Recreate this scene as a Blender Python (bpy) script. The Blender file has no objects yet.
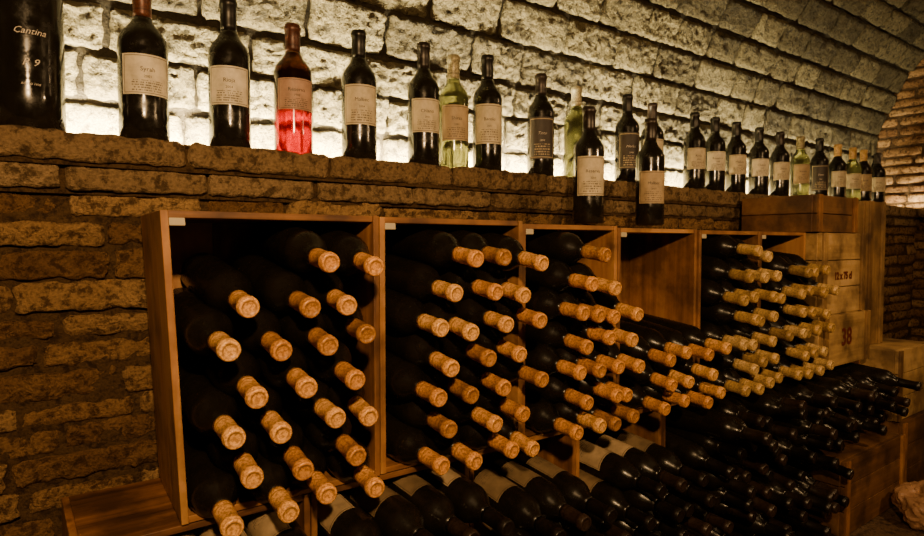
import bpy, math, random, bmesh
from mathutils import Vector, Matrix, noise
random.seed(7)
EYE=0.95
R=math.radians
# world: X along wall, Y towards wall, Z up.  h = height relative to eye
# ---------------------------------------------------------------- materials
def newmat(name):
    m=bpy.data.materials.new(name); m.use_nodes=True
    nt=m.node_tree; b=nt.nodes['Principled BSDF']; return m,nt,b
def N(nt,t,**k):
    n=nt.nodes.new(t)
    for a,v in k.items(): setattr(n,a,v)
    return n
def ramp(nt,stops):
    r=N(nt,'ShaderNodeValToRGB'); e=r.color_ramp.elements
    while len(e)<len(stops): e.new(0.5)
    for i,(p,c) in enumerate(stops):
        e[i].position=p; e[i].color=(*c,1) if len(c)==3 else c
    return r
def mixc(nt,fac,a,b,mode='MIX'):
    m=N(nt,'ShaderNodeMix',data_type='RGBA',blend_type=mode)
    for sock,v in ((m.inputs['Factor'],fac),(m.inputs['A'],a),(m.inputs['B'],b)):
        if isinstance(v,bpy.types.NodeSocket): nt.links.new(v,sock)
        elif isinstance(v,(int,float)): sock.default_value=v
        else: sock.default_value=(*v,1)
    return m.outputs['Result']
def math_(nt,op,a,b=None,c=None):
    m=N(nt,'ShaderNodeMath',operation=op)
    for i,v in enumerate((a,b,c)):
        if v is None: continue
        if isinstance(v,(int,float)): m.inputs[i].default_value=v
        else: nt.links.new(v,m.inputs[i])
    return m.outputs[0]
def noise_(nt,vec,scale,detail=6,rough=.6):
    n=N(nt,'ShaderNodeTexNoise'); n.inputs['Scale'].default_value=scale
    n.inputs['Detail'].default_value=detail; n.inputs['Roughness'].default_value=rough
    if vec is not None: nt.links.new(vec,n.inputs['Vector'])
    return n.outputs['Fac']
def pos(nt,scale=(1,1,1)):
    g=N(nt,'ShaderNodeTexCoord'); mp=N(nt,'ShaderNodeMapping'); mp.inputs['Scale'].default_value=scale
    nt.links.new(g.outputs['Object'],mp.inputs['Vector']); return mp.outputs['Vector']
def attr(nt):
    a=N(nt,'ShaderNodeAttribute',attribute_name='pv'); s=N(nt,'ShaderNodeSeparateXYZ')
    nt.links.new(a.outputs['Vector'],s.inputs[0]); return s.outputs
def bump(nt,b,h,strength,dist=.01):
    n=N(nt,'ShaderNodeBump'); n.inputs['Strength'].default_value=strength; n.inputs['Distance'].default_value=dist
    nt.links.new(h,n.inputs['Height']); nt.links.new(n.outputs[0],b.inputs['Normal'])

def stone(name,cols,pit,scale=1,strength=.8,dist=.01,pits=(.40,.50),rv=.5):
    m,nt,b=newmat(name); v=pos(nt); at=attr(nt)
    n1=noise_(nt,v,9*scale,8,.65); n2=noise_(nt,v,42*scale,6,.68); n3=noise_(nt,v,150*scale,4,.6)
    f=math_(nt,'ADD',math_(nt,'MULTIPLY',n1,.6),math_(nt,'MULTIPLY',at[2],rv))
    r=ramp(nt,[(.2,cols[0]),(.5,cols[1]),(.85,cols[2])]); nt.links.new(f,r.inputs[0])
    pr=ramp(nt,[(pits[0],(1,1,1)),(pits[1],(0,0,0))]); nt.links.new(n2,pr.inputs[0])
    c=mixc(nt,math_(nt,'MULTIPLY',pr.outputs[0],.8),r.outputs[0],pit)
    g=ramp(nt,[(.35,(.5,.5,.5)),(.6,(1,1,1))]); nt.links.new(n3,g.inputs[0])
    c=mixc(nt,.8,c,g.outputs[0],'MULTIPLY')
    nt.links.new(c,b.inputs['Base Color']); b.inputs['Roughness'].default_value=.92
    b.inputs['Specular IOR Level'].default_value=.2
    h=math_(nt,'ADD',math_(nt,'MULTIPLY',n2,1.0),math_(nt,'MULTIPLY',n3,.4))
    h=math_(nt,'ADD',h,math_(nt,'MULTIPLY',n1,.5))
    bump(nt,b,h,strength,dist); return m
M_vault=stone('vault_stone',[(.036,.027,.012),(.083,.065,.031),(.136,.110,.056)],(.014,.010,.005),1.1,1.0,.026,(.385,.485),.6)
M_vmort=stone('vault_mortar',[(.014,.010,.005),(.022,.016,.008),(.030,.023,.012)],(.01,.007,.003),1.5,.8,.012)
M_brick=stone('old_brick',[(.12,.056,.019),(.27,.145,.056),(.42,.255,.115)],(.04,.017,.005),1.25,1.0,.022)
M_ledge=stone('ledge_stone',[(.13,.078,.034),(.25,.158,.074),(.35,.235,.115)],(.045,.024,.009),1.1,1.0,.022)
M_bmort=stone('brick_mortar',[(.04,.021,.008),(.07,.038,.015),(.11,.064,.027)],(.02,.010,.004),1.6,.9,.012)
M_floor=stone('floor_stone',[(.06,.035,.018),(.12,.07,.035),(.18,.11,.06)],(.03,.018,.01),.8,.6,.01)
M_plaster=stone('side_plaster',[(.04,.025,.01),(.055,.036,.016),(.07,.048,.024)],(.03,.018,.008),.7,.5,.01)

def wood(name,c0,c1,c2,axis='z'):
    m,nt,b=newmat(name)
    sc={'z':(38,38,2.2),'x':(2.2,38,38),'y':(38,2.2,38)}[axis]
    v=pos(nt,sc); g=noise_(nt,v,1.0,7,.6); v2=pos(nt); bl=noise_(nt,v2,6,5,.6); at=attr(nt)
    f=math_(nt,'ADD',math_(nt,'MULTIPLY',g,.75),math_(nt,'MULTIPLY',at[2],.25))
    r=ramp(nt,[(.28,c0),(.52,c1),(.78,c2)]); nt.links.new(f,r.inputs[0])
    rb=ramp(nt,[(.40,(.14,.11,.09)),(.6,(1,1,1))]); nt.links.new(bl,rb.inputs[0])
    c=mixc(nt,.8,r.outputs[0],rb.outputs[0],'MULTIPLY')
    nt.links.new(c,b.inputs['Base Color']); b.inputs['Roughness'].default_value=.6
    bump(nt,b,g,.5,.004); return m
W=((.08,.028,.007),(.33,.14,.038),(.52,.27,.085))
M_woodz=wood('crate_wood_upright',*W,'z'); M_woodx=wood('crate_wood_cross',*W,'x')
M_pale=wood('pale_box_wood',(.26,.15,.055),(.48,.30,.125),(.60,.40,.18),'x')
M_palez=wood('pale_box_wood_upright',(.18,.09,.03),(.30,.17,.065),(.42,.26,.11),'z')
M_dark=wood('dark_box_wood',(.07,.028,.009),(.16,.07,.022),(.24,.12,.042),'x')
m,nt,b=newmat('box_ink'); b.inputs['Base Color'].default_value=(.10,.015,.008,1); M_ink=m
m,nt,b=newmat('corner_bracket'); b.inputs['Base Color'].default_value=(.42,.36,.24,1); b.inputs['Roughness'].default_value=.5; M_brk=m

def glass_dark(name,col,rough=.1):
    m,nt,b=newmat(name); v=pos(nt)
    n=noise_(nt,v,30,6,.7); r=ramp(nt,[(.4,(rough,)*3),(.75,(.42,)*3)]); nt.links.new(n,r.inputs[0])
    nt.links.new(r.outputs[0],b.inputs['Roughness'])
    c=mixc(nt,math_(nt,'MULTIPLY',n,.02),col,(.5,.35,.2)); nt.links.new(c,b.inputs['Base Color'])
    b.inputs['IOR'].default_value=1.5; return m
M_gl=glass_dark('dark_bottle_glass',(.003,.003,.002),.08)
M_gl2=glass_dark('dusty_bottle_glass',(.002,.0018,.0015),.22); M_gl2.node_tree.nodes['Principled BSDF'].inputs['Specular IOR Level'].default_value=.25
def tglass(name,col,rough=.05,tw=.9):
    m,nt,b=newmat(name); b.inputs['Base Color'].default_value=(*col,1)
    b.inputs['Transmission Weight'].default_value=tw; b.inputs['Roughness'].default_value=rough
    b.inputs['IOR'].default_value=1.35; return m
M_rose=tglass('rose_wine_glass',(.6,.015,.01),.12,.8)
nt=M_rose.node_tree; v=pos(nt); sx=N(nt,'ShaderNodeSeparateXYZ'); nt.links.new(v,sx.inputs[0])
rr=ramp(nt,[(.092,(.42,.002,.003)),(.105,(.03,.008,.002))]); nt.links.new(sx.outputs[2],rr.inputs[0])
nt.links.new(rr.outputs[0],nt.nodes['Principled BSDF'].inputs['Base Color'])
M_clear=tglass('pale_green_glass',(.20,.21,.08),.08,.85)
def capsule(name,c0,c1,met=.25,rough=.42):
    m,nt,b=newmat(name); at=attr(nt); v=pos(nt)
    r=ramp(nt,[(0,tuple(x*.5 for x in c0)),(.22,tuple(x*.8 for x in c0)),(.5,c0),(1,c1)]); nt.links.new(at[2],r.inputs[0])
    n=noise_(nt,v,230,3,.7); n2=noise_(nt,v,60,4,.6)
    rr=ramp(nt,[(.42,(.22,.17,.12)),(.55,(1,1,1))]); nt.links.new(n,rr.inputs[0])
    c=mixc(nt,.65,r.outputs[0],rr.outputs[0],'MULTIPLY')
    band=math_(nt,'LESS_THAN',math_(nt,'ABSOLUTE',math_(nt,'SUBTRACT',at[1],.22)),.03)
    band2=math_(nt,'LESS_THAN',math_(nt,'ABSOLUTE',math_(nt,'SUBTRACT',at[1],.945)),.02)
    bb=math_(nt,'MULTIPLY',math_(nt,'MAXIMUM',band,band2),.6)
    c=mixc(nt,bb,c,tuple(x*.3 for x in c0))
    nt.links.new(c,b.inputs['Base Color']); b.inputs['Metallic'].default_value=met; b.inputs['Roughness'].default_value=rough
    bump(nt,b,n2,.3,.001); return m
M_gold=capsule('gold_capsule',(.82,.37,.085),(.93,.51,.15),.1)
M_pgold=capsule('pale_capsule',(.64,.40,.14),(.78,.53,.22),.1)
M_black=capsule('black_capsule',(.010,.007,.005),(.035,.02,.012),.2,.38)
M_red=capsule('red_capsule',(.09,.025,.010),(.16,.05,.02))
M_silver=capsule('silver_capsule',(.3,.26,.14),(.42,.37,.22))
def label(name,col,ink=(.04,.025,.015)):
    m,nt,b=newmat(name); at=attr(nt); v=pos(nt)
    n=noise_(nt,v,25,6,.65); r=ramp(nt,[(.3,tuple(x*.5 for x in col)),(.62,col)]); nt.links.new(n,r.inputs[0])
    u,w=at[0],at[1]
    row=math_(nt,'MULTIPLY',w,16.0); fr=math_(nt,'FRACT',row); fl=math_(nt,'FLOOR',row)
    cx=N(nt,'ShaderNodeCombineXYZ'); nt.links.new(math_(nt,'MULTIPLY',u,46.0),cx.inputs[0])
    nt.links.new(math_(nt,'MULTIPLY',fl,7.3),cx.inputs[1]); nt.links.new(math_(nt,'MULTIPLY',at[2],50.),cx.inputs[2])
    t=noise_(nt,cx.outputs[0],1.0,1,.5)
    mk=math_(nt,'GREATER_THAN',t,.48)
    mk=math_(nt,'MULTIPLY',mk,math_(nt,'GREATER_THAN',fr,.45))
    mk=math_(nt,'MULTIPLY',mk,math_(nt,'LESS_THAN',math_(nt,'ABSOLUTE',math_(nt,'SUBTRACT',u,.5)),.3))
    mk=math_(nt,'MULTIPLY',mk,math_(nt,'LESS_THAN',w,.36)); mk=math_(nt,'MULTIPLY',mk,math_(nt,'GREATER_THAN',w,.08))
    au=math_(nt,'ABSOLUTE',math_(nt,'SUBTRACT',u,.5)); aw=math_(nt,'ABSOLUTE',math_(nt,'SUBTRACT',w,.5))
    mx=math_(nt,'MAXIMUM',au,aw); brd=math_(nt,'LESS_THAN',math_(nt,'ABSOLUTE',math_(nt,'SUBTRACT',mx,.455)),.010)
    c=mixc(nt,math_(nt,'MULTIPLY',math_(nt,'MAXIMUM',mk,brd),.75),r.outputs[0],ink)
    nt.links.new(c,b.inputs['Base Color']); b.inputs['Roughness'].default_value=.6; return m
M_lab=label('cream_label',(.58,.48,.31)); M_lab2=label('tan_label',(.42,.30,.16)); M_labd=label('dark_label',(.03,.02,.015),(.45,.35,.2))
M_labw=label('white_label',(.70,.61,.44)); M_labr=label('rose_label',(.42,.25,.16)); M_labo=label('aged_label',(.20,.135,.065))
m,nt,b=newmat('label_ink'); b.inputs['Base Color'].default_value=(.03,.018,.012,1); M_lk=m
m,nt,b=newmat('white_print'); b.inputs['Base Color'].default_value=(.5,.43,.34,1); M_wp=m
# ---------------------------------------------------------------- mesh builder
class MB:
    def __init__(s): s.v=[];s.f=[];s.mi=[];s.pv=[];s.mats=[];s.sm=[]
    def mat(s,m):
        if m not in s.mats: s.mats.append(m)
        return s.mats.index(m)
    def add(s,vs,fs,m,pv=None,smooth=True):
        o=len(s.v); s.v+=vs; i=s.mat(m)
        s.pv+= pv if pv else [(0,0,0)]*len(vs)
        for f in fs: s.f.append([o+k for k in f]); s.mi.append(i); s.sm.append(smooth)
    def build(s,name,parent=None,bevel=0,loc=None):
        me=bpy.data.meshes.new(name)
        vs=s.v
        if loc is not None: vs=[(a[0]-loc[0],a[1]-loc[1],a[2]-loc[2]) for a in vs]
        me.from_pydata(vs,[],s.f)
        for m in s.mats: me.materials.append(m)
        me.polygons.foreach_set('material_index',s.mi); me.polygons.foreach_set('use_smooth',s.sm)
        a=me.attributes.new('pv','FLOAT_VECTOR','POINT'); a.data.foreach_set('vector',[c for p in s.pv for c in p])
        me.update(); ob=bpy.data.objects.new(name,me); bpy.context.scene.collection.objects.link(ob)
        if loc is not None: ob.location=loc
        if parent: ob.parent=parent
        if bevel:
            bm=ob.modifiers.new('b','BEVEL'); bm.width=bevel; bm.segments=2; bm.limit_method='ANGLE'
        return ob
def W_(s,D,h): return (s,D,h+EYE)
def rough(mb,mapf,u0,u1,w0,w1,mat,depth,amp,nx,nz,rnd=None,edge=.006,hf=.5,jit=.9):
    rnd=random.random() if rnd is None else rnd
    seed=Vector((random.random()*100,random.random()*100,random.random()*100))
    us=[0,0]+[i/nx for i in range(1,nx)]+[1,1]; ws=[0,0]+[i/nz for i in range(1,nz)]+[1,1]
    vs=[];pv=[]
    tilt=(random.uniform(-1,1)*amp*.6,random.uniform(-1,1)*amp*.6,random.uniform(-1,1)*amp*.8)
    for j,w in enumerate(ws):
        for i,u in enumerate(us):
            back=i==0 or j==0 or i==len(us)-1 or j==len(ws)-1
            uu=u0+(u1-u0)*u; ww=w0+(w1-w0)*w
            p=Vector((uu*14,ww*14,0))+seed
            q=Vector((uu*42,ww*42,0))+seed
            n=noise.noise(p)*amp*1.0+noise.noise(q)*amp*.7+noise.noise(q*2.4)*amp*hf
            eu=min(u,1-u)*(u1-u0); ew=min(w,1-w)*(w1-w0); e=min(eu,ew)
            rd=edge*math.exp(-e/edge*1.2)
            jx=noise.noise(q+Vector((5,9,3)))*amp*jit; jz=noise.noise(q+Vector((15,2,8)))*amp*jit
            cr=edge*1.2
            if eu<1e-6 and ew<1e-6:
                jx+=cr*(1 if u<.5 else -1); jz+=cr*.6*(1 if w<.5 else -1)
            d=depth if back else n+rd+tilt[0]*(u-.5)*2+tilt[1]*(w-.5)*2+tilt[2]
            vs.append(mapf(uu+jx,ww+jz,d)); pv.append((u,w,rnd))
    n=len(us); fs=[(j*n+i,j*n+i+1,(j+1)*n+i+1,(j+1)*n+i) for j in range(len(ws)-1) for i in range(n-1)]
    mb.add(vs,fs,mat,pv)
def sheet(mb,mapf,u0,u1,w0,w1,nu,nw,mat,dep,amp):
    vs=[]
    for j in range(nw+1):
        for i in range(nu+1):
            u=u0+(u1-u0)*i/nu; w=w0+(w1-w0)*j/nw
            vs.append(mapf(u,w,dep+noise.noise(Vector((u*25,w*25,3)))*amp))
    fs=[(j*(nu+1)+i,j*(nu+1)+i+1,(j+1)*(nu+1)+i+1,(j+1)*(nu+1)+i) for j in range(nw) for i in range(nu)]
    mb.add(vs,fs,mat,[(0,0,.5)]*len(vs))
# ---------------------------------------------------------------- room
LW=1.28; LEDGE=.190; SE=4.1; S0=-1.3
mb=MB(); mp=lambda u,w,d:W_(u,LW+d,w)
sheet(mb,mp,S0,SE,-.95,LEDGE-.02,260,80,M_bmort,.0100,.006)
h=-.95; c=0
while h<LEDGE-.10:
    bh=random.uniform(.032,.048); u=S0-random.random()*.2
    while u<SE:
        L=random.uniform(.14,.34); a=max(u,S0); e=min(u+L,SE)
        if e-a>.03:
            fine=a<.4 or h>-.05
            rough(mb,mp,a,e,h+random.uniform(-.004,.003),h+bh+random.uniform(-.004,.005),M_brick,.05,.0070,26 if fine else 7,8 if fine else 3,edge=.004,hf=.8)
        u+=L+random.uniform(.006,.018)
    h+=bh+random.uniform(.009,.015)
mb.build('wall_back')
mb=MB()
for k,(h0,h1,D) in enumerate(((LEDGE-.096,LEDGE-.054,1.264),(LEDGE-.048,LEDGE,1.245))):
    u=S0
    mpl=lambda a,w,d,D=D:W_(a,D+d,w)
    while u<SE:
        L=random.uniform(.2,.30) if k==0 else random.uniform(.26,.38); e=min(u+L,SE)
        rough(mb,mpl,u,e,h0,h1,M_ledge,.245 if k else .1,.0052,26,8,edge=.004,hf=.7)
        u=e+random.uniform(.004,.009)
    sheet(mb,mpl,S0,SE,h0-.008,h1-.004,160,3,M_bmort,.011,.003)
sheet(mb,lambda u,w,d:W_(u,w,LEDGE-.010-d),S0,SE,1.25,1.5,150,8,M_ledge,0,.003)
mb.build('trim_ledge')
RV=1.0; CY=.5; CH=.38; V0=CH-LEDGE+.012
def vmap(u,a,d):
    if a<V0: return W_(u,CY+RV+d,LEDGE-.012+a)
    t=(a-V0)/RV
    if t<=math.pi: return W_(u,CY+(RV+d)*math.cos(t),CH+(RV+d)*math.sin(t))
    return W_(u,CY-RV-d,CH-(a-V0-math.pi*RV))
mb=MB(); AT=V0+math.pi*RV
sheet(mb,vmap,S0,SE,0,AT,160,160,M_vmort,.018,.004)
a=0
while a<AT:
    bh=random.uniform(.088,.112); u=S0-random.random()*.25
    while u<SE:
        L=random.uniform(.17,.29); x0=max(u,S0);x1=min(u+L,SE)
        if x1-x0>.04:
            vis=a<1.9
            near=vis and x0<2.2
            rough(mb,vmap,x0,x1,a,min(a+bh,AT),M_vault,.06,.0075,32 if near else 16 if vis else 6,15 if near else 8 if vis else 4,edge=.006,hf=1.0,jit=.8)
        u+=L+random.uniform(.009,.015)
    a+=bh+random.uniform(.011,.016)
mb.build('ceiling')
mb=MB(); emap=lambda u,w,d:W_(SE+d,u,w)
sheet(mb,emap,-.5,1.5,-.95,1.38,60,70,M_bmort,.010,.006)
h=-.95
while h<1.36:
    bh=random.uniform(.036,.048); u=-.5-random.random()*.15
    while u<1.5:
        L=random.uniform(.16,.27); x0=max(u,-.5);x1=min(u+L,1.5)
        inside=h<CH or (abs((x0+x1)/2-CY)<RV*1.02 and math.hypot((x0+x1)/2-CY,h-CH)<RV+.04)
        if x1-x0>.03 and inside: rough(mb,emap,x0,x1,h,h+bh,M_brick,.05,.005,9,4,edge=.004)
        u+=L+random.uniform(.01,.018)
    h+=bh+random.uniform(.010,.015)
mb.build('wall_end')
mb=MB(); em2=lambda u,w,d:W_(SE-.13+d,u,w)
u=-.45
while u<1.24:
    e=min(u+random.uniform(.2,.3),1.24); rough(mb,em2,u,e,LEDGE-.05,LEDGE,M_ledge,.13,.004,8,3); u=e+.008
mb.build('trim_end_ledge')
mb=MB()
sheet(mb,lambda u,w,d:W_(u,-.5+d,w),S0,SE,-.95,CH+.02,10,6,M_plaster,0,.004); mb.build('wall_front')
mb=MB()
sheet(mb,lambda u,w,d:W_(S0-d,u,w),-.5,1.5,-.95,1.38,10,10,M_plaster,0,.004); mb.build('wall_near')
mb=MB()
sheet(mb,lambda u,w,d:W_(u,w,-.95-abs(d)),S0,SE,-.5,1.5,120,50,M_floor,0,.006); mb.build('floor')
# ---------------------------------------------------------------- bottles
def profile(rb=.0375,H=.30,rn=.0142):
    k=H/.30
    return [(0,.004),(rb*.6,.002),(rb*.9,0),(rb,.004),(rb,.05*k),(rb,.12*k),(rb,.186*k),(rb*.975,.194*k),(rb*.90,.203*k),(rb*.76,.212*k),
            (rb*.58,.221*k),(rn*1.16,.231*k),(rn*1.03,.240*k)],k
def ring(mb,M,pts,mat,seg,vv=None,rnd=0):
    vs=[];pv=[]
    for k,(r,z) in enumerate(pts):
        for i in range(seg+1):
            t=2*math.pi*i/seg
            vs.append(tuple(M@Vector((r*math.sin(t),r*math.cos(t),z)))); pv.append((i/seg,vv[k] if vv else 0,rnd))
    n=seg+1
    mb.add(vs,[(k*n+i,(k+1)*n+i,(k+1)*n+i+1,k*n+i+1) for k in range(len(pts)-1) for i in range(seg)],mat,pv)
def bottle(mb,M,glass,cap,rb=.0375,H=.30,rn=.0142,seg=24,lab=None,labz=(.065,.155),labang=62,rot=0,text=None,tink=None,caplen=.062):
    pr,k=profile(rb,H,rn); rnd=random.random()
    c0=H-caplen*k
    ring(mb,M,pr+[(rn,c0+.002)],glass,seg,rnd=rnd)
    rc=rn+.0008
    pts=[(rn*.98,c0),(rc,c0),(rc,c0+caplen*k*.15),(rc,c0+caplen*k*.3),(rc*.995,H-.016),(rc*1.09,H-.0145),(rc*1.1,H-.006),(rc*1.03,H-.0045),(rc*1.03,H-.0015),(rc*.93,H),(rc*.72,H),(rc*.68,H-.0008),(rc*.3,H-.0008),(0,H-.0008)]
    vv=[0,0,.15,.3,.6,.8,.86,.88,.9,.91,.93,.96,.98,1]
    ring(mb,M,pts,cap,seg,vv,rnd)
    if lab:
        z0,z1=labz[0]*k,labz[1]*k; A=R(labang); ns=20; r=rb+.0006
        vs=[];pv=[]
        for j in range(2):
            for i in range(ns+1):
                t=R(rot)-A+2*A*i/ns
                vs.append(tuple(M@Vector((r*math.sin(t),-r*math.cos(t),z0+(z1-z0)*j)))); pv.append((i/ns,j,rnd))
        n=ns+1
        mb.add(vs,[(i,i+1,n+i+1,n+i) for i in range(ns)],lab,pv)
    if text:
        for (txt,size,zc) in text:
            cu=bpy.data.curves.new('t','FONT'); cu.body=txt; cu.size=size; cu.align_x='CENTER'; cu.resolution_u=2
            if tink is M_wp: cu.shear=.35
            o=bpy.data.objects.new('t',cu); me=o.to_mesh()
            vs=[]
            for v in me.vertices:
                t=R(rot)+v.co.x/rb; vs.append(tuple(M@Vector(((rb+.0014)*math.sin(t),-(rb+.0014)*math.cos(t),zc*k+v.co.y))))
            mb.add(vs,[tuple(p.vertices) for p in me.polygons],tink or M_lk)
            o.to_mesh_clear(); bpy.data.objects.remove(o); bpy.data.curves.remove(cu)
def lie(s,Dbase,h,roll=0,yaw=0,droop=0):
    return Matrix.Translation(W_(s,Dbase,h))@Matrix.Rotation(R(yaw),4,'Z')@Matrix.Rotation(R(90+droop),4,'X')@Matrix.Rotation(R(roll),4,'Z')
def stand(s,D,h,rz=0): return Matrix.Translation(W_(s,D,h))@Matrix.Rotation(R(rz),4,'Z')
words=["Merlot","Syrah","Rioja","Reserva","Malbec","Chianti","Shiraz","Barolo","Tinto","Nero"]
SB=[(.034,1.335,.375,.055,M_gl,M_black,None),
(.216,1.33,.300,.044,M_gl,M_red,'lw'),(.377,1.33,.31,.041,M_gl,M_black,'lw'),(.514,1.33,.287,.041,M_rose,M_red,'lr'),
(.675,1.33,.306,.041,M_gl,M_black,'lw2'),(.856,1.33,.312,.040,M_gl,M_black,'lc'),(.96,1.345,.303,.040,M_clear,M_silver,'lt'),
(1.063,1.33,.318,.040,M_gl,M_black,'lc2'),(1.263,1.33,.30,.039,M_gl,M_black,'ld'),(1.455,1.37,.30,.038,M_clear,M_silver,None),
(1.654,1.33,.296,.039,M_gl,M_black,'ld'),(1.84,1.37,.30,.039,M_gl,M_black,'lc2'),(2.036,1.33,.285,.038,M_gl,M_black,'lc'),
(2.168,1.33,.283,.038,M_gl,M_black,'lw'),(2.316,1.33,.283,.038,M_gl,M_black,'lc'),(2.49,1.33,.28,.038,M_gl,M_black,'lw'),
(2.661,1.33,.28,.038,M_gl,M_black,'lc'),(2.841,1.33,.28,.038,M_clear,M_silver,'lt'),(3.025,1.33,.29,.038,M_gl,M_black,'ld'),
(3.213,1.33,.28,.038,M_gl,M_pgold,'lc'),(3.38,1.33,.28,.038,M_clear,M_pgold,'lc'),(3.507,1.33,.28,.038,M_gl,M_pgold,'lt'),
(3.682,1.33,.28,.038,M_gl,M_black,'lc'),
(1.215,1.10,.30,.0395,M_gl,M_black,'lc2'),(1.47,1.10,.30,.0395,M_gl,M_black,'lt2')]
LT={'lw':(M_labw,(.085,.16)),'lw2':(M_lab,(.08,.17)),'lc':(M_lab,(.08,.16)),'lc2':(M_lab,(.07,.17)),'lt':(M_lab2,(.075,.165)),
    'lt2':(M_lab2,(.06,.15)),'ld':(M_labd,(.05,.17)),'lr':(M_labr,(.10,.17)),}
for i,(s,D,H,r,g,cp,lb) in enumerate(SB):
    mb=MB(); front=D<1.2
    base=.0505 if front else LEDGE+.002
    if lb is None and i==0:
        bottle(mb,stand(s,D,base,2),g,cp,r,H,.0165,40,text=[("Cantina",.015,.128),("R 9",.017,.086),("ROSSO 1998",.005,.060)],tink=M_wp)
    else:
        L=LT.get(lb); w=words[i%len(words)]; rz=-.75*math.degrees(math.atan2(s,D))+random.uniform(-6,10)
        tx=None
        if L:
            z0,z1=L[1]; tk=M_wp if lb=='ld' else M_lk
            tx=[(w,.0115,z0+(z1-z0)*.58),(random.choice(["1998","2001","2004"]),.007,z0+(z1-z0)*.42)]
        bottle(mb,stand(s,D,base,rz),g,cp,r,H,.0155,36,lab=L[0] if L else None,labz=L[1] if L else (0,1),labang=60,text=tx,tink=tk if L else None)
    mb.build('wine_bottle',loc=W_(s,D,base))
# ---------------------------------------------------------------- crates
def box(mb,F,x0,x1,y0,y1,z0,z1,mat):
    vs=[F(x,y,z) for x in (x0,x1) for y in (y0,y1) for z in (z0,z1)]
    fs=[(0,1,3,2),(4,6,7,5),(0,4,5,1),(2,3,7,6),(0,2,6,4),(1,5,7,3)]
    mb.add(vs,fs,mat,[(0,0,random.random())]*8,smooth=False)
def crate(TL,TR,BL,BR,D0,D1,brackets=True,sh=0):
    Wd=((TR[0]-TL[0])+(BR[0]-BL[0]))/2; Hh=((TL[1]-BL[1])+(TR[1]-BR[1]))/2
    def F(x,y,z):
        u=x/Wd; v=z/Hh
        s=(BL[0]*(1-u)+BR[0]*u)*(1-v)+(TL[0]*(1-u)+TR[0]*u)*v
        hh=(BL[1]*(1-u)+BR[1]*u)*(1-v)+(TL[1]*(1-u)+TR[1]*u)*v
        if sh and y>.5: s+=sh*(y-D0)*(1-u)
        return W_(s,y,hh)
    mb=MB(); t=.011
    box(mb,F,0,t,D0,D1,0,Hh,M_woodz); box(mb,F,Wd-t,Wd,D0,D1,0,Hh,M_woodz)
    box(mb,F,t,Wd-t,D0+.003,D1,Hh-t,Hh,M_woodx); box(mb,F,t,Wd-t,D0+.002,D1,0,t,M_woodx)
    nb=3
    for i in range(nb):
        a=t+(Wd-2*t)*i/nb; b_=t+(Wd-2*t)*(i+1)/nb-.0015
        box(mb,F,a,b_,D1-.009,D1,t,Hh-t,M_woodz)
    if brackets:
        box(mb,F,t,t+.022,D0-.001,D0+.02,Hh-t-.012,Hh-t,M_brk)
    mb.build('wooden_wine_crate',bevel=.0012); return F,Wd,Hh
def fill(F,Wd,Hh,rows,cap,skip=(),base=1.185,glass=M_gl2,jit=.007,lab_top=False,seg=24,z0=.026,droop=8,yaw=1,x0=0,dz=.0625):
    mb=MB(); t=.013; n=4; dx=(Wd-2*t-.078-x0)/(n-1)
    for r in range(rows):
        cnt=n if r%2==0 else n-1
        for i in range(cnt):
            if (r,i) in skip: continue
            x=t+.039+x0+dx*(i+(0 if r%2==0 else .5)); z=z0+.0385+r*dz
            p=F(x+random.uniform(-jit,jit)*.5,0,z)
            M=lie(p[0],base+random.uniform(-.016,.008),p[2]-EYE+random.uniform(-.001,.002),yaw=yaw+random.uniform(-2.5,2.5),droop=droop+random.uniform(-1.8,1.8))
            lb=None
            if lab_top and r>=rows-2: lb=random.choice([M_labo,M_labo,M_lab2])
            bottle(mb,M,glass,cap,.0372,.30,.0142,seg,lab=lb,labz=(.06,.15),rot=180+random.uniform(-10,45) if lb else 0,labang=50)
    mb.build('stacked_wine_bottles')
B=-.43
edges=[.178,.545,.897,1.215,1.555,1.885,2.185]
tops=[.049,.048,.042,.038,.036,.036,.036]
fills=[dict(rows=7,skip={(6,0),(6,1)},x0=.006,yaw=-1.5),dict(rows=7,skip={(6,0)}),dict(rows=7,skip={(6,0),(6,2),(6,3),(5,2)}),
       dict(rows=3),dict(rows=7,skip={(6,3),(6,0)}),dict(rows=6)]
for i in range(6):
    s0=edges[i]+.0015; s1=edges[i+1]-.0015
    bl=(s0+(.022 if i==0 else 0),B)
    F,Wd,Hh=crate((s0,tops[i]),(s1,tops[i]),bl,(s1,B),1.0+random.uniform(-.006,.004),1.235,sh=.05 if i==0 else 0)
    fill(F,Wd,Hh,cap=M_gold if i<4 else M_pgold,base=1.19,**fills[i])
le=[.06,.41,.754,1.07,1.40]
for i in range(4):
    F,Wd,Hh=crate((le[i]+.001,B-.003),(le[i+1]-.001,B-.003),(le[i]+.001,-.948),(le[i+1]-.001,-.948),1.0,1.235,False)
    fill(F,Wd,Hh,rows=7 if i<2 else 6,cap=M_black,base=1.12,lab_top=True,z0=.055 if i<2 else .07,droop=5,dz=.0615)
mb=MB(); r=0
z=-.948+.046
while z<-.47:
    x=1.458+(.0375 if r%2 else 0)
    while x<2.60:
        if x<2.06 or z>-.64:
            bottle(mb,lie(x+random.uniform(-.003,.003),1.13+random.uniform(-.06,.05),z,yaw=2+random.uniform(-6,6),droop=5+random.uniform(-4,5)),M_gl2,M_black,.0355,.30,.0148,18,caplen=.07)
        x+=.075
    z+=.0605; r+=1
mb.build('bottle_pile')
mb=MB(); I=lambda x,y,z:W_(x,y,z)
box(mb,I,1.405,1.417,1.0,1.235,-.948,B-.003,M_woodz)
box(mb,I,2.645,2.657,1.0,1.235,-.948,B-.003,M_woodz)
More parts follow.
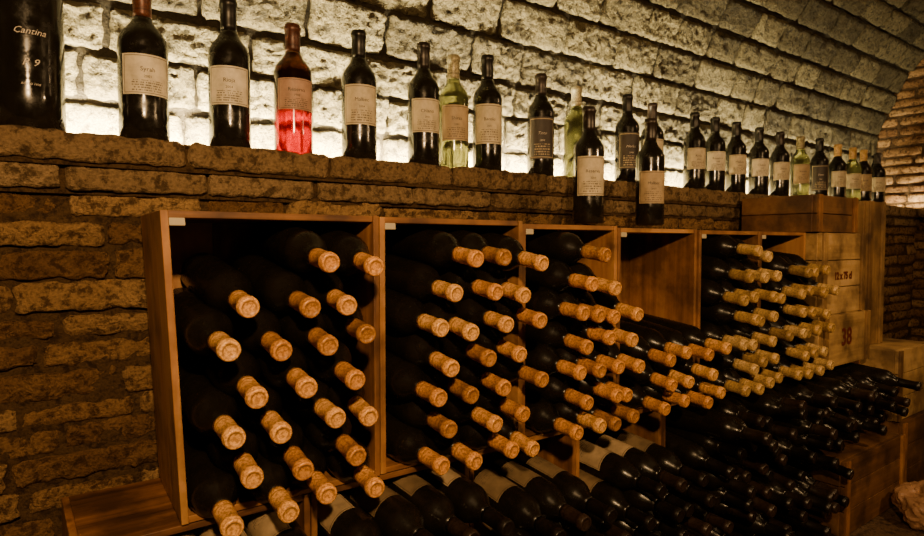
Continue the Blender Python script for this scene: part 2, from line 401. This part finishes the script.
box(mb,I,1.417,2.645,1.0,1.235,B-.014,B-.003,M_woodx)
for k in range(8):
    a=1.417+k*.1535; box(mb,I,a,a+.1515,1.236,1.245,-.948,B-.015,M_woodz)
mb.build('wooden_shelf_rack',bevel=.001)
def planked(name,s0,s1,D0,D1,h0,h1,mat,matz,n=3,txt=None,size=.05):
    mb=MB(); t=.012
    box(mb,I,s0,s1,D0+t,D1,h0+.001,h1,mat)
    for k in range(n):
        a=h0+(h1-h0)*k/n; b_=h0+(h1-h0)*(k+1)/n-.002
        box(mb,I,s0-.004,s1+.004,D0,D0+t,a+.001,b_,mat)
        box(mb,I,s0-t,s0,D0+t,D1,a+.001,b_,mat)
    for x in (s0-.004,s1-.026): box(mb,I,x,x+.03,D0-.008,D0,h0+.001,h1,matz)
    if txt:
        cu=bpy.data.curves.new('t','FONT'); cu.body=txt; cu.size=size; cu.align_x='CENTER'; cu.offset=.002; o=bpy.data.objects.new('t',cu); me=o.to_mesh()
        mb.add([W_((s0+s1)/2+v.co.x,D0-.0012,(h0+h1)/2-.02+v.co.y) for v in me.vertices],[tuple(p.vertices) for p in me.polygons],M_ink)
        o.to_mesh_clear(); bpy.data.objects.remove(o); bpy.data.curves.remove(cu)
    mb.build(name,bevel=.0012)
planked('wooden_wine_box',2.14,2.62,.84,.99,-.948,-.70,M_dark,M_woodz)
planked('wooden_wine_box',2.68,3.02,.86,1.23,-.948,-.675,M_dark,M_woodz)
planked('wooden_wine_box',2.68,3.02,.88,1.23,-.674,-.405,M_pale,M_palez)
planked('wooden_wine_box',2.22,2.58,.95,1.23,-.432,-.25,M_pale,M_palez,1,"38",.085)
planked('wooden_wine_box',2.22,2.55,.96,1.23,-.249,.035,M_pale,M_palez,3,"12 x 75 cl",.035)
planked('wooden_wine_box',2.20,2.50,.97,1.23,.037,.165,M_dark,M_woodz,2)
planked('wooden_wine_box',2.70,2.84,1.0,1.23,-.404,.165,M_palez,M_palez,1)
planked('wooden_wine_box',3.3,3.75,.62,1.13,-.948,-.735,M_pale,M_palez,2,"750 ML")
planked('wooden_wine_box',3.32,3.74,.66,1.14,-.734,-.515,M_pale,M_palez,2)
bm=bmesh.new(); bmesh.ops.create_icosphere(bm,subdivisions=5,radius=.1)
for v in bm.verts:
    n=noise.noise(v.co*16)*.035+abs(noise.noise(v.co*38))*.025
    v.co=v.co*(1+n*7); v.co.z=max(v.co.z*.8,-.07)
me=bpy.data.meshes.new('crumpled_plastic_bag'); bm.to_mesh(me); bm.free()
m,nt,b=newmat('bag_plastic'); b.inputs['Base Color'].default_value=(.36,.20,.11,1); b.inputs['Roughness'].default_value=.35; me.materials.append(m)
o=bpy.data.objects.new('crumpled_plastic_bag',me); bpy.context.scene.collection.objects.link(o); o.location=W_(2.47,.70,-.878)
# ---------------------------------------------------------------- lights
m,nt,b=newmat('led_emitter'); b.inputs['Emission Color'].default_value=(1,.78,.42,1); b.inputs['Emission Strength'].default_value=6; M_led=m
mb=MB(); box(mb,I,-.6,SE-.15,1.443,1.463,LEDGE+.001,LEDGE+.006,M_brk); box(mb,I,-.59,SE-.16,1.446,1.460,LEDGE+.006,LEDGE+.009,M_led)
mb.build('led_strip_light')
def area(loc,target,sx,sy,power,col,spread=180):
    l=bpy.data.lights.new('lamp','AREA'); l.shape='RECTANGLE'; l.size=sx; l.size_y=sy; l.energy=power; l.color=col; l.spread=R(spread)
    o=bpy.data.objects.new('lamp',l); bpy.context.scene.collection.objects.link(o); o.location=loc
    d=(Vector(target)-Vector(loc)).normalized(); o.rotation_euler=d.to_track_quat('-Z','Y').to_euler(); return o
en=[80,95,95,92,76,52,34,24,16]
for k in range(9):
    x=-.35+k*.5
    if x>3.9: break
    o=area(W_(x,1.446,LEDGE+.020),W_(x,1.496,LEDGE+.041),.5,.012,en[k],(1,.85,.50)); o.name='led_lamp'
o=area(W_(4.05,.85,LEDGE+.012),W_(4.09,.85,.3),1.15,.012,9,(1,.82,.48)); o.name='led_lamp'
for (x,y,hh,tx,ty,th,p,sz) in ((-.05,-.36,.55,.6,1.1,-.15,36,.07),(1.8,-.38,.55,2.0,1.0,-.15,14,.07),(3.3,.0,1.1,3.3,1.0,-.3,4,.14)):  # warm key and fill lights added out of view, without wall fixtures
    o=area(W_(x,y,hh),W_(tx,ty,th),sz,sz,p,(1,.61,.27)); o.name='added_warm_light'
w=bpy.data.worlds.new('w'); bpy.context.scene.world=w; w.use_nodes=True
w.node_tree.nodes['Background'].inputs[0].default_value=(.02,.012,.006,1); w.node_tree.nodes['Background'].inputs[1].default_value=.3
cam=bpy.data.cameras.new('camera'); cam.lens=24; cam.sensor_width=36; cam.clip_start=.01
co=bpy.data.objects.new('camera',cam); bpy.context.scene.collection.objects.link(co)
co.location=W_(0,0,0); co.rotation_euler=(R(87.68),0,R(-36.3)); bpy.context.scene.camera=co
